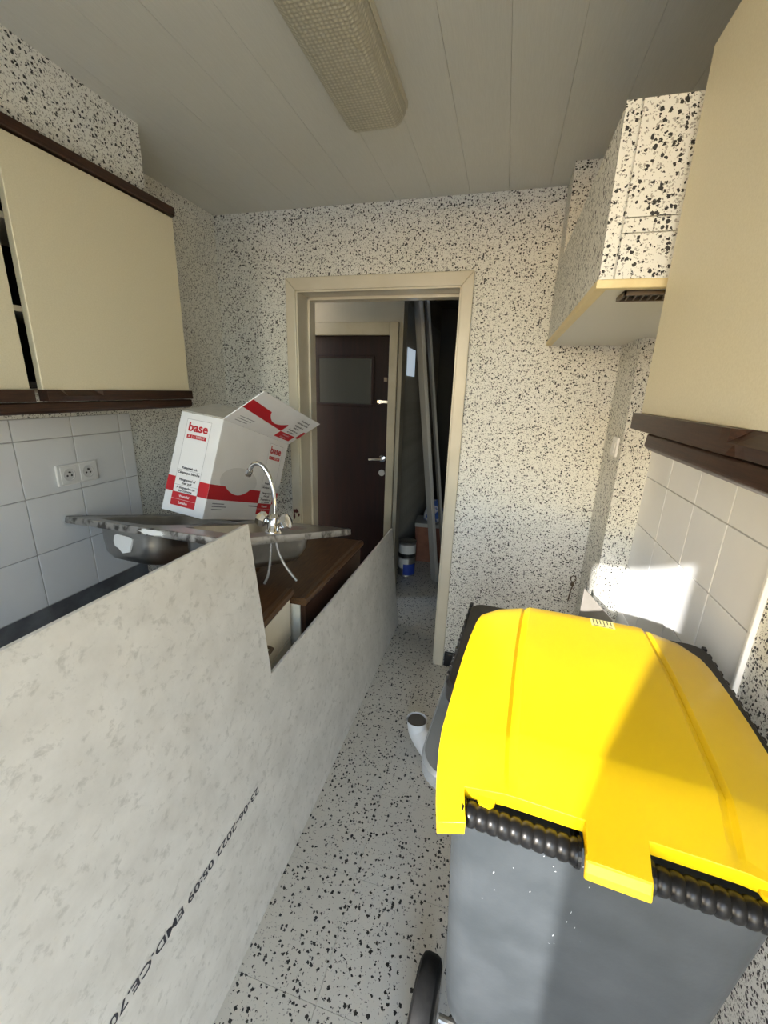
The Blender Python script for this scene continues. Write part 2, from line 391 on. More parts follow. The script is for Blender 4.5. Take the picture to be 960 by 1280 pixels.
hx = obj('door_handle', hh, 'chrome', hd, smooth=50)
obj('keyhole_rosette', MB().lathe([(.022, 2.769), (.022, 2.776)], 18, (-.775, 0, .935), 'y').lathe([(.012, 2.765), (.012, 2.769)], 12, (-.775, 0, .935), 'y'), 'can_metal', hd)
obj('latch', MB().box(-.815, -.745, 2.762, 2.775, 1.405, 1.425).box(-.80, -.785, 2.752, 2.762, 1.403, 1.427), 'chrome', hd, bevel=.002)
obj('latch', MB().box(-.775, -.755, 2.762, 2.775, 1.545, 1.57), 'brown_metal', hd)
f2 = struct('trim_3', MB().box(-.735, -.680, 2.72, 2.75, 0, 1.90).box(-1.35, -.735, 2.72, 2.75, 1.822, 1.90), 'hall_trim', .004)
# ribbed folding door along the hall
fd = thing('folding_door', 'ribbed beige folding door along the dark hall', 'door', (-.765, 3.0, 0))
for i in range(22):
    obj('folding_slat', MB().prism([(0, i * .085), (.03, i * .085 + .0425), (0, i * .085 + .084), (-.0, i * .085 + .083)], .01, 2.1, 'z') if i == 0 else fd.children[0].data, 'folding', fd).location = (0, i * .085, 0)
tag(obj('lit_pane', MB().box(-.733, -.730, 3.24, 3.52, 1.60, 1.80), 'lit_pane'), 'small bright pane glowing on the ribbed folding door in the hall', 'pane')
# planks leaning in the hall
def beam(name, p0, p1, wx, wy, mat):
    d = (Vector(p1) - Vector(p0)); L = d.length
    o = obj(name, MB().box(-wx / 2, wx / 2, -wy / 2, wy / 2, 0, L), mat, bevel=.002)
    o.matrix_world = frame_of(p0, Vector((1, 0, 0)) - d * (d.x / d.length_squared), d.cross(Vector((1, 0, 0)))) if False else Matrix.Translation(p0) @ d.to_track_quat('Z', 'Y').to_matrix().to_4x4()
    return o
tag(beam('plank', (-.395, 3.12, .012), (-.615, 2.93, 2.13), .075, .028, 'plank'), 'wide pale painted plank leaning across the dark hall', 'plank')
tag(beam('plank', (-.34, 3.28, .012), (-.59, 3.10, 2.16), .04, .02, 'plank'), 'narrow plank leaning behind the wide plank in the hall', 'plank')
tag(beam('plank', (-.335, 3.62, .012), (-.40, 3.60, 1.55), .05, .02, 'plank'), 'short upright plank at the back of the hall', 'plank')
# paint can
pc = thing('paint_can', 'white and blue labelled paint can on hall floor', 'can', (-.652, 3.20, 0), .4)
obj('body', MB().lathe([(.069, 0), (.072, .004), (.071, .008), (.071, .292), (.073, .297), (.069, .30), (.060, .296)], 28), 'can_metal', pc, smooth=40)
def band(r, z0, z1, a0, a1, n=14):
    vs = []; fs = []
    for i in range(n + 1):
        a = R(a0 + (a1 - a0) * i / n)
        vs += [(r * math.cos(a), r * math.sin(a), z0), (r * math.cos(a), r * math.sin(a), z1)]
        if i < n: fs.append((2 * i, 2 * i + 2, 2 * i + 3, 2 * i + 1))
    return MB().add(vs, fs)
obj('label_white', band(.0718, .20, .275, 150, 330), 'can_white', pc); obj('label_black', band(.0718, .165, .20, 150, 330), 'can_black', pc)
obj('label_white', band(.0718, .07, .155, 165, 270), 'can_white', pc); obj('label_blue', band(.0722, .015, .11, 235, 330), 'can_blue', pc)
bxx = thing('carton', 'red-brown carton with grey lid behind the paint can', 'box', (-.53, 3.62, 0), .1)
obj('body', MB().box(-.13, .13, -.12, .12, 0, .33), 'brick_red', bxx, bevel=.004)
obj('lid', MB().box(-.135, .135, -.125, .125, .33, .365), 'plank', bxx, bevel=.003)
bg_ = MB(); rings = []
for h, r in ((.367, .085), (.39, .11), (.43, .10), (.48, .075), (.53, .045), (.56, .02)):
    rings.append([(r * (1 + .18 * math.sin(3 * a + h * 20)) * math.cos(a), r * .8 * (1 + .15 * math.cos(4 * a + h * 30)) * math.sin(a), h) for a in [2 * math.pi * i / 20 for i in range(20)]])
bg_.loft(rings); o = tag(obj('plastic_bag', bg_, 'bag_blue', smooth=60), 'crumpled blue and white plastic bag on the carton', 'bag'); o.location = (-.50, 3.62, 0)

# ------------------------------------------------------------------ wall cabinets
def hump(mb, X, sx, yc, z, w=.10, h=.010, t=.022):
    pass
def wall_cabinet(name, label, Xw, Xf, y_end, dirs, doors, z0, z1, zm, gapx):
    """Xw wall plane, Xf door face, sx face direction"""
    sx = 1 if Xf > Xw else -1
    t = thing(name, label, 'cabinet', (Xw, y_end, zm))
    ox, oy, oz = Xw, y_end, zm
    def B(mb, x0, x1, y0, y1, za, zb): 
        a, b = sorted((x0 - ox, x1 - ox)); c, d = sorted((y0 - oy, y1 - oy)); return mb.box(a, b, c, d, za - oz, zb - oz)
    xb = Xf - sx * .020; ymin = doors[-1][0] - .02
    body = MB()
    B(body, Xw, xb - sx * .002, ymin, ymin + .018, z0, z1); B(body, Xw, xb - sx * .002, y_end - .020, y_end - .002, z0, z1)
    B(body, Xw, xb - sx * .002, ymin, y_end - .002, z0, z0 + .016); B(body, Xw, xb - sx * .002, ymin, y_end - .002, z1 - .016, z1); B(body, Xw, Xw + sx * .006, ymin, y_end - .002, z0, z1)
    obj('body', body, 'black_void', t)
    for zz in (z0 + .19, z0 + .40):
        sh = MB(); B(sh, Xw + sx * .006, xb - sx * .012, ymin + .018, y_end - .02, zz, zz + .014); obj('shelf', sh, 'laminate_edge', t)
    for (a, b) in doors:
        d = MB(); B(d, xb, Xf, a, b, z0 - .003, z1 - .004); dr = obj('door', d, 'laminate', t, bevel=.0015)
        r_ = MB()
        # bottom rail with a carved finger grip
        L = b - a; g0, g1 = a + .03 - oy, a + .17 - oy
        zt, zb_ = z0 - .003 - oz, z0 - .033 - oz
        n = 30
        for i in range(n):
            y_0 = a - oy + L * i / n; y_1 = a - oy + L * (i + 1) / n
            def pr(y):
                q = max(0, min(1, (y - g0) / .03)) * max(0, min(1, (g1 - y) / .03)); return .014 * (q * q * (3 - 2 * q))
            x0_, x1_ = xb - ox, Xf + sx * .014 - ox
            p0, p1 = sx * pr(y_0), sx * pr(y_1)
            r_.add([(x0_, y_0, zt), (x1_ - p0 * 1.2, y_0, zt), (x1_, y_0, zt - .016), (x1_ - p0 * .3, y_0, zb_), (x0_, y_0, zb_),
                    (x0_, y_1, zt), (x1_ - p1 * 1.2, y_1, zt), (x1_, y_1, zt - .016), (x1_ - p1 * .3, y_1, zb_), (x0_, y_1, zb_)],
                   [(0, 1, 6, 5), (1, 2, 7, 6), (2, 3, 8, 7), (3, 4, 9, 8), (4, 0, 5, 9)] + ([(4, 3, 2, 1, 0)] if i == 0 else []) + ([(5, 6, 7, 8, 9)] if i == n - 1 else []))
        obj('handle_rail', r_, 'wood', dr)
    # pelmet below
    pm = MB(); ye = y_end - gapx - oy
    prof = [(xb - sx * .02 - ox, z0 - .036 - oz), (Xf + sx * .006 - ox, z0 - .036 - oz), (Xf + sx * .008 - ox, z0 - .058 - oz), (Xf - sx * .002 - ox, z0 - .066 - oz), (xb - sx * .02 - ox, z0 - .066 - oz)]
    pm.prism(prof, ymin - oy, ye, 'y'); obj('pelmet', pm, 'wood', t, bevel=.003)
    un = MB(); B(un, Xw, xb - sx * .02, ymin, y_end - .01, z0 - .012, z0 - .001); obj('bottom_panel', un, 'laminate_edge', t)
    if dirs:
        tm_ = MB(); tm_.prism(rrect(Xw - ox if sx > 0 else Xf - ox - .012, (Xf - ox + .012) if sx > 0 else 0, ymin - oy, .004, .012), z1 - oz, z1 - oz + .027, 'z'); obj('top_moulding', tm_, 'wood', t, bevel=.003)
    return t
wall_cabinet('wall_cabinet', 'beige two-tone wall cabinet above the sockets, doors parted', LX, -1.195, 1.440, True,
             [(.878, 1.437), (.285, .845), (-.31, .255)], 1.472, 2.058, 1.40, .0)
wall_cabinet('wall_cabinet', 'beige wall cabinet mounted beside the speckled hood over white tiles', RX, .262, .955, False,
             [(.40, .952), (-.18, .37)], 1.472, 2.043, 1.40, .085)

# ------------------------------------------------------------------ speckled boxed hood
hd_ = thing('cooker_hood', 'box-shaped cooker hood papered in black speckled wallpaper', 'hood', (.153, .99, 1.70))
hx1 = RX - .153; hy1 = BY - .99
obj('body', MB().box(0, hx1, .0, hy1 - .0, .016, .298), 'paper', hd_, bevel=.0015)
# wallpaper seam strips on the front
obj('corner_strip', MB().box(-.0012, .0235, -.0055, .0, .016, .298), 'paper', hd_)
obj('front_panel', MB().box(.027, hx1 - .002, -.0055, .0, .119, .298), 'paper', hd_)
obj('front_panel', MB().box(.027, hx1 - .002, -.0055, .0, .0935, .1160), 'paper', hd_)
obj('front_panel', MB().box(.027, hx1 - .002, -.0055, .0, .016, .0905), 'paper', hd_)
obj('base_edge', MB().box(-.004, hx1, -.007, .012, 0, .016).box(-.004, .018, .012, hy1, 0, .016), 'hood_edge', hd_, bevel=.002)
obj('base_panel', MB().box(.018, hx1, .012, hy1, .003, .016), 'hood_under', hd_)
gv = obj('vent_grille', MB().box(.055, .30, .030, .036, -.006, .003).box(.055, .30, .092, .098, -.006, .003).box(.055, .061, .030, .098, -.006, .003).box(.294, .30, .030, .098, -.006, .003), 'brown_metal', hd_, bevel=.001)
sl = mesh_of(MB().prism([(0, 0), (.003, 0), (.010, .058), (.007, .058)], -.005, .0025, 'z'), 'vent_slat')
for i in range(16): obj('vent_slat', sl, 'brown_metal', gv).location = (.064 + i * .014, .034, 0)
obj('vent_backing', MB().box(.058, .297, .033, .095, .0015, .0028), 'black_void', gv)  # dark sheet stands in for shade behind the slats

# ------------------------------------------------------------------ ceiling lamp
lp = thing('ceiling_lamp', 'long fluorescent ceiling lamp with yellowed prismatic diffuser', 'lamp', (-.452, 1.455, CZ))
obj('tray', MB().box(-.085, .085, -1.30, -.004, -.022, 0), 'lamp_body', lp, bevel=.004)
rings = []
for yv, sc_, zz in ((-1.30, 1, 1), (-.03, 1, 1), (-.012, .97, .9), (0, .88, .62)):
    prof = [(-.094, -.006), (-.092, -.030), (-.078, -.056), (-.062, -.064), (.062, -.064), (.078, -.056), (.092, -.030), (.094, -.006)]
    rings.append([(a * sc_, yv, b * zz) for a, b in prof])
obj('diffuser', MB().loft(rings), 'diffuser', lp, smooth=35)
obj('side_rail', MB().box(.0935, .0965, -1.30, -.02, -.022, -.004), 'lamp_body', lp)
obj('side_rail', MB().box(-.0965, -.0935, -1.30, -.02, -.022, -.004), 'lamp_body', lp)

# ------------------------------------------------------------------ sockets and switch
sk = thing('wall_socket', 'white double wall socket on the white tiles', 'socket', (LX + .008, 1.145, 1.172))
obj('plate', MB().box(0, .009, -.077, .077, -.037, .037), 'white_plastic', sk, bevel=.003)
for cy in (-.036, .036):
    cp = obj('outlet', MB().prism([(cy - .030, -.030), (cy + .030, -.030), (cy + .030, .030), (cy - .030, .030)], .009, .0115, 'x'), 'white_plastic', sk, bevel=.002)
    obj('outlet_cup', MB().lathe([(.022, .0116), (.0225, .013), (.019, .013), (.018, .0112)], 26, (0, cy, 0), 'x'), 'grey_print', cp, smooth=40)
    obj('contact_hole', MB().lathe([(.0035, .0114), (.0035, .0122)], 10, (0, cy - .008, -.003), 'x').lathe([(.0035, .0114), (.0035, .0122)], 10, (0, cy + .008, -.003), 'x').lathe([(.003, .0114), (.003, .017)], 10, (0, cy, .009), 'x'), 'socket_hole', cp)
sw = thing('light_switch', 'small white rocker switch on the speckled column', 'switch', (.450, 1.865, 1.306))
obj('plate', MB().box(-.010, 0, -.036, .036, -.038, .038), 'white_plastic', sw, bevel=.003)
obj('rocker', MB().prism([(-.010, -.024), (-.016, -.022), (-.012, .022), (-.010, .024)], -.022, .022, 'y'), 'white_plastic', sw, bevel=.001)
# little cable hook on the far wall
hk = MB(); hk.tube([(0.012 * math.cos(a), -.006, .03 + .016 * math.sin(a)) for a in [2 * math.pi * i / 16 for i in range(17)]], .0022, 8)
hk.tube([(0, -.006, .012), (.002, -.010, -.005), (-.004, -.008, -.03), (-.008, -.006, -.09)], .0028, 8).lathe([(.008, -.012), (.009, 0)], 12, (0, 0, 0), 'y')
o = tag(obj('wire_hook', hk, 'brown_metal', smooth=50), 'small looped wire hook on the speckled wall behind the bin', 'hook'); o.location = (.418, BY, .60)

# ------------------------------------------------------------------ base cabinets under the sink
def base_unit(label, corner, ang, L, D, top, door):
    # corner = far front corner on plan; local: +x out to the room, -y towards the camera
    t = thing('base_cabinet', label, 'cabinet', (corner[0], corner[1], 0), ang)
    obj('body', MB().box(-D, -.035, -L + .01, -.01, .0, top - .032), 'laminate_edge', t)
    wt = MB(); wt.prism([(-D - .01, top - .032), (-.010, top - .032), (-.002, top - .026), (0, top - .016), (-.003, top - .004), (-.012, top), (-.03, top - .0035), (-D - .01, top - .0035)], -L, 0, 'y')
    obj('worktop', wt, 'worktop', t, bevel=.001)
    dr = obj('drawer_front' if door else 'door', MB().box(-.034, -.012, -L + .012, -.016, top - (.19 if door else .65), top - .040), 'laminate_edge' if door else 'wood', t, bevel=.002)
    if door:
        hb = MB(); yc = -L * .55; hb.tube([(-.012, yc - .05, top - .115), (.008, yc - .045, top - .115), (.008, yc + .045, top - .115), (-.012, yc + .05, top - .115)], .006, 10)
        obj('handle', hb, 'brown_metal', dr, smooth=50)
        obj('door', MB().box(-.034, -.014, -L + .012, -.016, .09, top - .20), 'laminate_edge', t, bevel=.002)
    return t
base_unit('base cabinet with brown worktop and white drawer under the sink', (-.668, 1.252), R(4.2), .46, .50, .790, True)
base_unit('brown base cabinet standing beside the doorway', (-.625, 1.93), math.atan2(-.004, .66), .66, .50, .745, False)

# ------------------------------------------------------------------ fibre-cement board
KB = .095
bz = Vector((-KB, 0, 1)).normalized()                   # up along the leaning board
fb = frame_of((-.525, 0, 0), (0, 1, 0), bz)             # x = +Y, y = up, z = towards the room
bt = thing('fibre_cement_board', 'large pale notched fibre-cement board leaning along the base cabinets', 'board', frame=fb)
up = math.sqrt(1 + KB * KB)
BT, LT, NY, FY = 1.137 * up, .668 * up, .943, 2.39
obj('sheet', MB().prism([(-.40, 0), (FY, 0), (FY, LT), (NY, LT), (NY - .004, BT), (-.40, BT)], -.010, 0, 'z'), 'board', bt, bevel=.0012)
text('printed_date', '23-06-2022 05:09 EMD.CE.7080 J', .028, 'ink', bt, Matrix(((-1, 0, 0, .525), (0, -1, 0, .395), (0, 0, 1, .0008), (0, 0, 0, 1))), width=.545, bold=.0006)

# ------------------------------------------------------------------ sink
SB = Vector((-.662, .889, 1.106)); SU = Vector((-.97026, .22198, -.09658)); SV = Vector((.23851, .94484, -.22448))
# frame: x along -SU (so that z points up), y along SV
SF = frame_of(SB + SU * .835, -SU, SV)                  # origin at the corner by the left wall
st = thing('kitchen_sink', 'stainless double-bowl sink lying askew on the cabinets, with mixer tap', 'sink', frame=SF)
SL, SW = .835, .590
bm = bmesh.new()
def loop(pts, z):
    vs = [bm.verts.new((p[0], p[1], z)) for p in pts]; return vs, [bm.edges.new((vs[i], vs[(i + 1) % len(vs)])) for i in range(len(vs))]
outer = rrect(0, SL, 0, SW, .012, 3)
ov, oe = loop(outer, 0)
b1 = (.07, .43, .05, .46); b2 = (.47, .745, .10, .50)
hv = [loop(rrect(*b, .07, 6), 0) for b in (b1, b2)]
bmesh.ops.triangle_fill(bm, edges=oe + hv[0][1] + hv[1][1], use_beauty=True)
me = bpy.data.meshes.new('deck'); bmesh.ops.recalc_face_normals(bm, faces=bm.faces); bm.to_mesh(me); bm.free()
dk = obj('deck', me, 'steel', st)
sm = dk.modifiers.new('s', 'SOLIDIFY'); sm.thickness = .0015; sm.offset = 0
rim = MB()
ring_o = [[(p[0], p[1], z) for p in rrect(-e, SL + e, -e, SW + e, .014, 3)] for e, z in ((.0, .002), (.004, .0), (.005, -.020), (.003, -.022), (.002, -.020), (.001, -.002))]
rim.loft(ring_o, False, False); obj('rim', rim, 'steel_rim', st, smooth=60)
for b, dep in ((b1, .145), (b2, .125)):
    rings = []
    for e, z, rr in ((0, 0, .07), (.004, -.006, .07), (.010, -.07, .07), (.018, -dep + .03, .075), (.032, -dep + .008, .08), (.055, -dep, .08)):
        rings.append([(p[0], p[1], z) for p in rrect(b[0] + e, b[1] - e, b[2] + e, b[3] - e, rr, 6)])
    bo = obj('bowl', MB().loft(rings, False, True), 'steel', st, smooth=60)
    sm = bo.modifiers.new('s', 'SOLIDIFY'); sm.thickness = .0015; sm.offset = 0
    cx, cy = (b[0] + b[1]) / 2, (b[2] + b[3]) / 2
    obj('drain', MB().lathe([(.0, -dep + .002), (.04, -dep + .002), (.042, -dep - .004), (.03, -dep - .03), (.0, -dep - .03)], 22, (cx, cy, 0), cap=False), 'chrome', bo, smooth=40)
# dried plaster on the front rim and bowl
pl_ = MB(); pl_.prism(blob(.52, -.010, .075, .010, 9, 26), -.0085, -.0052, 'y')
obj('plaster_smear', pl_, 'plaster_white', st)
pl_ = MB(); pl_.prism([(.21, -.05), (.225, -.045), (.30, -.050), (.315, -.055), (.30, -.100), (.262, -.108), (.235, -.092), (.215, -.088), (.205, -.07)], .0545, .0605, 'y')
obj('plaster_smear', pl_, 'plaster_white', st)
# mixer tap near the short side
TX, TY = SL - .055, .225
tp = obj('tap', MB().lathe([(.026, 0), (.026, .006), (.021, .012), (.019, .040), (.021, .048), (.012, .060), (.0, .060)], 24, (TX, TY, 0), cap=False), 'chrome', st, smooth=45)
zax = Vector((0, 0, 1))
Fi = SF.to_3x3().inverted(); wup = Fi @ Vector((0, 0, 1)); wl_ = Fi @ Vector((-1, .05, 0)); wr_ = Fi @ Vector((1, .0, 0)); base = Vector((TX, TY, .045))
sp = [(0, 0), (.004, .05), (.0, .10), (-.012, .14), (-.030, .165), (-.050, .174), (-.068, .165), (-.078, .148)]
# smooth the spout path
def cr(pts, n=5):
    out = []
    P = [pts[0]] + pts + [pts[-1]]
    for i in range(1, len(P) - 2):
        for k in range(n):
            tt = k / n; a, b, c, d = [Vector(q) for q in P[i - 1:i + 3]]
            out.append(.5 * ((2 * b) + (c - a) * tt + (2 * a - 5 * b + 4 * c - d) * tt * tt + (3 * b - 3 * c + d - a) * tt ** 3))
    return out + [Vector(pts[-1])]
pth = [base + wr_ * p.x + wup * p.y for p in cr([Vector((a, b, 0)) for a, b in sp])]
obj('spout', MB().tube(pth, .0068, 14), 'chrome', tp, smooth=50)
e = pth[-1]; dv = (pth[-1] - pth[-3]).normalized()
obj('aerator', MB().tube([e - dv * .004, e - dv * .003, e + dv * .016, e + dv * .018], [.008, .010, .010, .008], 16), 'chrome', tp, smooth=45)
for sgn in (-1, 1):
    d = (wr_ * sgn + wup * .35).normalized(); b0 = Vector((TX, TY, .026))
    obj('tap_handle', MB().tube([b0 + d * .012, b0 + d * .026, b0 + d * .030, b0 + d * .042, b0 + d * .056, b0 + d * .060], [.010, .010, .021, .026, .022, .008], 8), 'chrome', tp, smooth=25)
# tap hoses hanging below
wdn = -wup
for off, path in ((-.008, [(0, 0), (-.004, .06), (-.010, .12), (-.020, .18), (-.035, .22)]), (.008, [(0, 0), (.006, .06), (.022, .11), (.045, .15), (.07, .185)])):
    b0 = Vector((TX + off, TY, -.002))
    obj('tap_hose', MB().tube([b0 + wr_ * p.x + wdn * p.y for p in cr([Vector((a, b * .82, 0)) for a, b in path])], .0044, 10), 'hose', st, smooth=60)

# ------------------------------------------------------------------ washbasin carton
E1, E2, E3 = Vector((-.176, .004, .021)), Vector((-.006, .476, -.144)), Vector((.043, .105, .345))
BX, BYY, BZ = E1.length, E2.length, E3.length
# frame: x = -E1 (right), y = E2 (away), z = E3; origin at bottom-left-front corner
e2h = E2.normalized(); e3h = (E3 - e2h * E3.dot(e2h)).normalized(); e1h = e2h.cross(e3h)
o0 = Vector((-.991, 1.194, 1.034)) - e1h * BX
CF = Matrix((e1h, e2h, e3h)).transposed().to_4x4(); CF.translation = o0
cb = thing('washbasin_carton', 'open white and red washbasin carton tilted on the sink', 'box', frame=CF)
T = .004
obj('body', MB().box(0, BX, 0, T, 0, BZ).box(0, BX, BYY - T, BYY, 0, BZ).box(0, T, T, BYY - T, 0, BZ).box(BX - T, BX, T, BYY - T, 0, BZ).box(T, BX - T, T, BYY - T, 0, T), 'carton', cb, bevel=.0012)
def local(ox, x, y): 
    x = Vector(x).normalized(); y = Vector(y).normalized(); z = x.cross(y); mm = Matrix((x, y, z)).transposed().to_4x4(); mm.translation = Vector(ox); return mm
# front short flap: hinged on the near short edge, leaning back and up
a = 1.12; fl = MB().prism([(0, 0), (BX, 0), (BX - .03, .15), (.03, .15)], 0, T, 'z')
o = obj('short_flap', fl, 'carton_in', cb, bevel=.0008); o.matrix_local = local((0, .001, BZ + .001), (1, 0, 0), (0, math.sin(a), math.cos(a)))
# long flap: hinged on the right long edge, swung outwards
th = .8438; FLW = .180
o = obj('long_flap', MB().prism([(0, 0), (BYY, 0), (BYY, FLW), (0, FLW)], -T, 0, 'z'), 'carton', cb, bevel=.0008)
ffl = local((BX, 0, BZ), (0, 1, 0), (math.sin(th), 0, math.cos(th))); o.matrix_local = ffl; flap = o
# printing helpers on a panel whose origin is bottom-left, x right, y up
def quad(name, pts, mat, parent, Fm, off):
    me_ = MB().add([(p[0], p[1], off) for p in pts], [tuple(range(len(pts)))]); o_ = obj(name, me_, mat, parent); o_.matrix_local = Fm; return o_
def rect(x0, x1, y0, y1): return [(x0, y0), (x1, y0), (x1, y1), (x0, y1)]
def frame_lines(Fm, x0, x1, y0, y1, parent, off, w=.0009):
    mb = MB()
    for r in (rect(x0, x1, y0, y0 + w), rect(x0, x1, y1 - w, y1), rect(x0, x0 + w, y0, y1), rect(x1 - w, x1, y0, y1)): mb.add([(p[0], p[1], off) for p in r], [(0, 1, 2, 3)])
    o_ = obj('print_frame', mb, 'line_print', parent); o_.matrix_local = Fm
def tl(Fm, x, y, off=.0014): return Fm @ Matrix.Translation((x, y, off))
def label_column(Fm, xc, w, parent, h0=.07, top=.94):
    x0, x1 = xc - w / 2, xc + w / 2; H = BZ
    quad('print_panel', rect(x0, x1, .205 * H, top * H), 'white_print', parent, Fm, .0008)
    frame_lines(Fm, x0, x1, .205 * H, top * H, parent, .0010)
    quad('print_red_block', rect(x0 - .001, x1, h0 * H, .205 * H), 'red', parent, Fm, .0009)
    text('print_logo', 'base', .044, 'red', parent, tl(Fm, xc, .862 * H), width=w * .80, bold=.0013)
    quad('print_red_bar', rect(xc - w * .40, xc + w * .40, .752 * H, .790 * H), 'red', parent, Fm, .0011)
    text('print_logo_line', 'A. I + SPORT', .012, 'white_print', parent, tl(Fm, xc, .771 * H), width=w * .70)
    for s_, yy_, ww in (('Keramiek wit', .455, .62), ('Céramique blanche', .405, .90), ('Hangmodel of', .335, .68), ('met zuil', .30, .40), ('À suspendre ou', .255, .76), ('sur colonne', .225, .55)):
        text('print_caption', s_, .0125, 'black_print', parent, tl(Fm, xc, yy_ * H), width=w * ww, bold=.0004)
    for yy_ in (.430, .278): quad('print_rule', rect(x0, x1, yy_ * H, yy_ * H + .0008), 'line_print', parent, Fm, .0011)
    for s_, yy_, ww in (('Wastafel', .170, .42), ('Lavabo', .105, .36)):
        text('print_caption', s_, .0125, 'white_print', parent, tl(Fm, xc, yy_ * H), width=w * ww, bold=.0003)
    quad('print_rule', rect(x0, x1, .1365 * H, .1365 * H + .0008), 'white_print', parent, Fm, .0012)
FA = local((0, 0, 0), (1, 0, 0), (0, 0, 1))            # near short face
FBm = local((BX, 0, 0), (0, 1, 0), (0, 0, 1))          # long face towards the room
quad('print_red_band', rect(0, BX, .205 * BZ, .355 * BZ), 'red', cb, FA, .0005)
label_column(FA, BX * .475, BX * .58, cb)
def band_pts(L, y0, y1, c0, c1, dip):
    pts = [(0, y0), (L, y0), (L, y1)]
    n = 24
    for i in range(n + 1):
        q = i / n; pts.append((c1 + (c0 - c1) * q, y1 - dip * (math.sin(math.pi * q) ** .8 if 0 < q < 1 else 0)))
    pts.append((0, y1)); return pts
quad('print_basin_shadow', [(.175 + .125 * math.cos(a_), .42 * BZ + .055 * math.sin(a_)) for a_ in [2 * math.pi * i / 30 for i in range(30)]], 'grey_print', cb, FBm, .0004)  # pale grey printed picture of the basin
quad('print_red_band', band_pts(BYY, .205 * BZ, .355 * BZ, .09, .26, .03), 'red', cb, FBm, .0005)
label_column(FBm, BYY * .80, .115, cb)
for yy_, ww in ((.165, .07), (.135, .085), (.105, .06)): quad('print_small_line', rect(.035, .035 + ww, yy_ * BZ - .0016, yy_ * BZ + .0016), 'line_print', cb, FBm, .0010)
quad('print_small_line', rect(.272, .342, .165 * BZ - .002, .165 * BZ + .002), 'black_print', cb, FBm, .0010)
# printing on the long flap (continues the side print)
FF = Matrix.Identity(4)
quad('print_red_band', [(0, .085), (BYY * .66, .055), (BYY * .66, .098)] + [(BYY * .30 + BYY * .36 * (1 - q / 16) , .108 - .012 * q / 16 * 0 - .036 * math.sin(math.pi * q / 16) ** .8 + .010 * q / 16) for q in range(1, 16)] + [(BYY * .30, .120), (0, .132)], 'red', flap, FF, .0005)
quad('print_red_block', [(BYY * .66, .018), (BYY * .93, .018), (BYY * .93, .055), (BYY * .66, .055)], 'red', flap, FF, .0006)
quad('print_red_block', [(BYY * .95, .050), (BYY, .050), (BYY, .100), (BYY * .95, .100)], 'red', flap, FF, .0006)
text('print_caption', 'Wastafel', .012, 'white_print', flap, Matrix.Translation((BYY * .79, .043, .0012)), width=.06); text('print_caption', 'Lavabo', .012, 'white_print', flap, Matrix.Translation((BYY * .79, .028, .0012)), width=.05)
for s_, yy_, ww in (('sur colonne', .068, .06), ('À suspendre ou', .082, .085), ('met zuil', .100, .05), ('Hangmodel of', .114, .08), ('Céramique blanche', .134, .10), ('Keramiek wit', .150, .075)):
    text('print_caption', s_, .0125, 'black_print', flap, Matrix.Translation((BYY * .80, yy_, .0012)), width=ww, bold=.0004)
for i_ in range(3): quad('print_small_line', rect(.04, .14 - .012 * i_, .0435 - .012 * i_, .0465 - .012 * i_), 'line_print', flap, FF, .0010)

# ------------------------------------------------------------------ wheeled bin
BINC = (.200, .441); BA = R(-4.2)
bn = thing('wheeled_bin', 'grey two-wheeled rubbish bin with bright yellow lid', 'bin', (BINC[0], BINC[1], 0), BA)
rings = []
for z, hw, v0, v1, r in ((.05, .17, .20, .50, .05), (.06, .188, .16, .52, .06), (.14, .200, .125, .530, .06), (.30, .206, .105, .538, .055), (.55, .214, .085, .548, .05), (.80, .222, .068, .558, .045), (.875, .226, .062, .562, .045)):
    ring = []
    for p in rrect(-hw, hw, v0, v1, r, 6):
        zz = z
        if z < .20:                                        # wheel side is cut up higher than the front
            q = max(0, min(1, (p[1] - .15) / .16)); zz = z + (1 - q) * (.20 - z) * .75
        ring.append((p[0], p[1], zz))
    rings.append(ring)
obj('body', MB().loft(rings), 'grey_plastic', bn, smooth=50)
# grey shoulder flange round the hinge half, black ribbed comb round the front half
fl_ = [[(p[0], p[1], z) for p in rrect(-.288 + e, .288 - e, .088 + e, .56, .055, 6)] for e, z in ((.030, .846), (.004, .850), (0, .856), (0, .880), (.004, .886), (.05, .888))]
obj('shoulder', MB().loft(fl_), 'grey_plastic', bn, smooth=40)
rr_ = [[(p[0], p[1], z) for p in rrect(-.276 + e, .276 - e, .245 + e, .622 - e, .035, 6)] for e, z in ((.03, .889), (.004, .892), (0, .898), (0, .930), (.005, .936), (.05, .936))]
rm = obj('comb_rim', MB().loft(rr_), 'black_plastic', bn, smooth=40)
rb = mesh_of(MB().box(-.0045, .0045, -.007, .007, .895, .932), 'rim_rib')
for i in range(11):
    for sgn in (-1, 1):
        obj('rim_rib', rb, 'black_plastic', rm, bevel=.002).location = (sgn * .275, .30 + i * .032, 0)
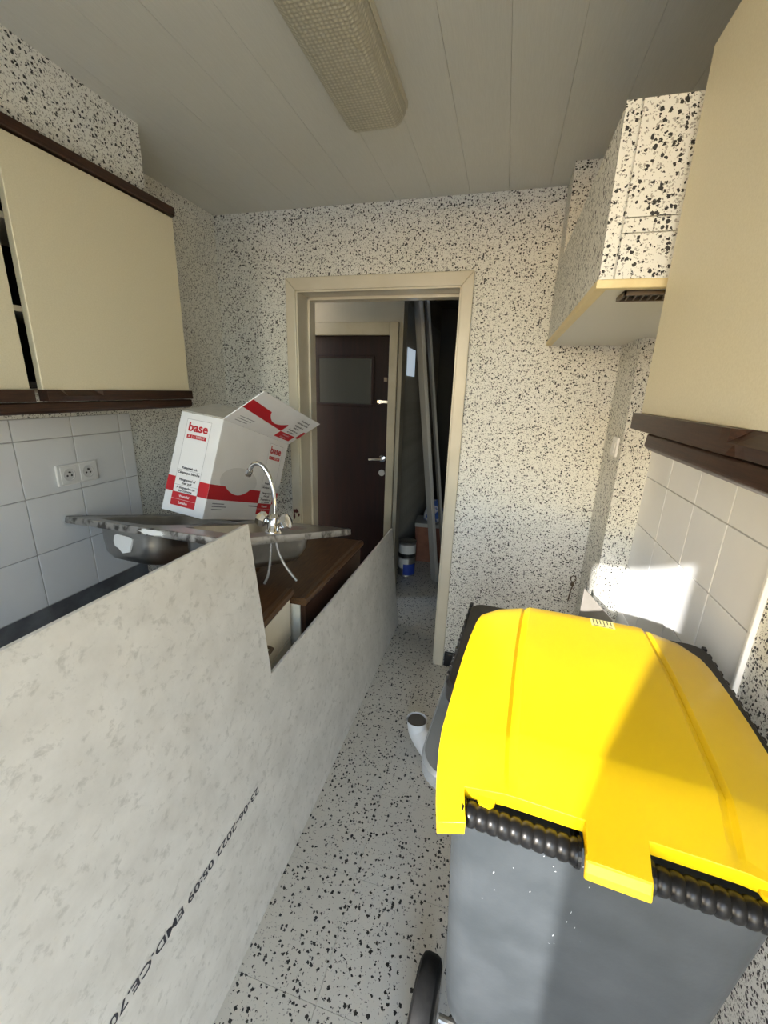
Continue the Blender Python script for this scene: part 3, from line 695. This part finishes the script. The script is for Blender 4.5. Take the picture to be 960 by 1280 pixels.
# lid
S = [-.255, -.246, -.230, -.212, -.152, -.145, -.139, -.132, -.10, -.040, 0, .040, .10, .132, .139, .145, .152, .212, .230, .246, .255]
V = [.002, .016, .034, .045, .060, .075, .100, .125, .135, .19, .26, .34, .43, .50, .545, .572, .590]
def lid_p(s, v):
    q = max(0, (v - .30) / .29); wsc = 1 - .065 * q * q
    if v < .15: wsc -= .10 * (1 - v / .15) ** 2
    x = s * wsc
    k = min(1, max(0, v / .125)); rise = .930 + .042 * k
    if v > .125: rise += .004 * math.sin(math.pi * (v - .125) / .47)
    if v > .565: rise -= .008 * ((v - .565) / .025) ** 2
    a_ = abs(s); z = rise
    if a_ > .150: z -= .010 * min(1, (a_ - .150) / .06)
    if a_ > .210: z -= .018 * (a_ - .210) / .045
    g = max(0, 1 - abs(a_ - .142) / .009); gv_ = min(1, max(0, (v - .045) / .03)) * min(1, max(0, (.60 - v) / .03))
    z -= .010 * g * gv_
    if a_ < .142: z += .005 * min(1, max(0, (v - .05) / .08))
    yv = v
    if v > .5: yv = v - .035 * (a_ / .255) ** 4 * ((v - .5) / .09)
    return (x, yv, z)
vs = []; idx = {}
fs = []
def vid(i, j):
    if (i, j) not in idx: idx[(i, j)] = len(vs); vs.append(lid_p(S[i], V[j]))
    return idx[(i, j)]
for j in range(len(V) - 1):
    for i in range(len(S) - 1):
        sc_, vc = (S[i] + S[i + 1]) / 2, (V[j] + V[j + 1]) / 2
        if vc < .044 and .040 < abs(sc_) < .212: continue   # grip cut-outs
        fs.append((vid(i, j), vid(i + 1, j), vid(i + 1, j + 1), vid(i, j + 1)))
bm = bmesh.new(); bvs = [bm.verts.new(p) for p in vs]
for q in fs: bm.faces.new([bvs[i] for i in q])
bd = [e_ for e_ in bm.edges if e_.is_boundary]
ex = bmesh.ops.extrude_edge_only(bm, edges=bd)
for g in ex['geom']:
    if isinstance(g, bmesh.types.BMVert):
        drop = .030 if g.co.y > .09 else .022
        g.co.z -= drop
        if g.co.y > .3: g.co.y += .004
bmesh.ops.recalc_face_normals(bm, faces=bm.faces)
me = bpy.data.meshes.new('lid'); bm.to_mesh(me); bm.free()
smooth_by_angle(me, 26)
ld = obj('lid', me, 'yellow', bn)
sm = ld.modifiers.new('s', 'SOLIDIFY'); sm.thickness = .003; sm.offset = -1
bv = ld.modifiers.new('b', 'BEVEL'); bv.width = .0022; bv.segments = 2; bv.limit_method = 'ANGLE'; bv.angle_limit = R(40)
# centre tongue reaching over the hinge
tg = MB().prism([(.012, .9315), (.003, .929), (-.003, .916), (-.006, .906), (-.001, .904), (.004, .912), (.012, .920)], -.0385, .0385, 'x')
obj('tongue', tg, 'yellow', ld, bevel=.003)
for sx_ in (-.168, .172): obj('lid_nub', MB().lathe([(.0, .922), (.013, .922), (.013, .928), (0, .928)], 18, (sx_, .044, 0), 'z', cap=False), 'yellow', ld, smooth=40)
# ribbed grips and their end flanges
for a_, b_ in ((-.198, -.043), (.043, .198)):
    pts = []; rad = []; n = 41
    for i in range(n):
        pts.append((a_ + (b_ - a_) * i / (n - 1), .027, .908)); rad.append(.0168 if i % 4 != 1 else .0145)
    gp = obj('grip', MB().tube(pts, rad, 18), 'black_plastic', bn, smooth=60)
    for e_ in (a_, b_): obj('grip_flange', MB().lathe([(.019, e_ - .002), (.019, e_ + .002)], 20, (0, .027, .908), 'x'), 'black_plastic', gp)
    for e_ in (a_, b_): obj('grip_bracket', MB().box(e_ - .004, e_ + .004, .020, .078, .885, .912), 'black_plastic', gp, bevel=.002)
# sticker on the lid edge
q0 = lid_p(.012, .575); q1 = lid_p(.055, .575)
lx0, lx1 = .015, .068
def on_lid(s, v, up_=.0012): p = lid_p(s, v); return (p[0], p[1], p[2] + up_)
stk = obj('sticker', MB().add([on_lid(lx0, .535), on_lid(lx1, .535), on_lid(lx1, .572), on_lid(lx0, .572)], [(0, 1, 2, 3)]), 'sticker', ld)
pr_ = MB()
for i, (xa, va, vb) in enumerate(((.020, .540, .568), (.028, .545, .568), (.036, .548, .568), (.044, .545, .568), (.052, .550, .568), (.060, .546, .568))):
    pr_.add([on_lid(xa, va, .0017), on_lid(xa + .002, va, .0017), on_lid(xa + .002, vb, .0017), on_lid(xa, vb, .0017)], [(0, 1, 2, 3)])
for xa, xb_ in ((.019, .046), (.053, .062)): pr_.add([on_lid(xa, .537, .0018), on_lid(xb_, .537, .0018), on_lid(xb_, .5395, .0018), on_lid(xa, .5395, .0018)], [(0, 1, 2, 3)])
obj('sticker_print', pr_, 'black_print', stk)
# wheels and axle
for sgn in (-1, 1):
    wh = obj('wheel', MB().lathe([(.050, -.026), (.085, -.026), (.096, -.020), (.100, -.010), (.100, .010), (.096, .020), (.085, .026), (.050, .026)], 36, (sgn * .246, .165, .100), 'x'), 'tire', bn, smooth=30)
    obj('hub', MB().lathe([(.0, -.03), (.03, -.03), (.05, -.024), (.05, .024), (.03, .03), (0, .03)], 24, (sgn * .246, .165, .100), 'x', cap=False), 'black_plastic', wh, smooth=40)
obj('axle', MB().tube([(-.21, .165, .10), (.21, .165, .10)], .010, 12), 'can_metal', bn)
obj('axle_housing', MB().box(-.17, .17, .145, .20, .075, .20), 'black_plastic', bn, bevel=.008)
# scuff marks on the body
rs = random.Random(5); sf = MB()
def back_v(z): return .125 + (.062 - .125) * (z - .14) / (.875 - .14)
for i in range(46):
    z = rs.uniform(.28, .84); xx = rs.uniform(-.165, .0); w_ = rs.uniform(.0006, .0018); h_ = rs.uniform(.001, .005)
    v_ = back_v(z) - .0035
    sf.add([(xx, v_, z), (xx + w_, v_, z), (xx + w_ * 1.5, v_, z + h_), (xx + w_ * .5, v_, z + h_)], [(0, 1, 2, 3)])
so_ = obj('scuff_marks', sf, 'scuff', bn); so_['kind'] = 'stuff'

# ------------------------------------------------------------------ things round the bin
pth_ = cr([Vector(p) for p in ((-.222, 1.480, .128), (-.220, 1.477, .100), (-.205, 1.464, .066), (-.13, 1.395, .043), (.02, 1.26, .0415))], 4)
o_ = pth_[0].copy(); pth_ = [p - Vector((o_.x, o_.y, 0)) for p in pth_]
pp = thing('drain_pipe', 'white plastic pipe end with dark mouth lying beside the bin', 'pipe', (o_.x, o_.y, 0))
obj('tube', MB().tube(pth_, [.045, .044, .043, .042] + [.041] * (len(pth_) - 4), 26, cap=False), 'white_plastic', pp, smooth=50)
obj('lining', MB().tube(pth_[1:-1], .0385, 26), 'dark_inside', pp, smooth=50)  # dark inner tube stands in for shade in the pipe mouth
# offcut leaning in the corner
of = obj('panel_offcut', MB().prism([(.385, 0), (.395, .742), (.520, .618), (.520, 0)], 1.715, 1.727, 'y'), 'panel', bevel=.0015)
tag(of, 'grey-brown board offcut with slanted top leaning in the tiled corner', 'board')
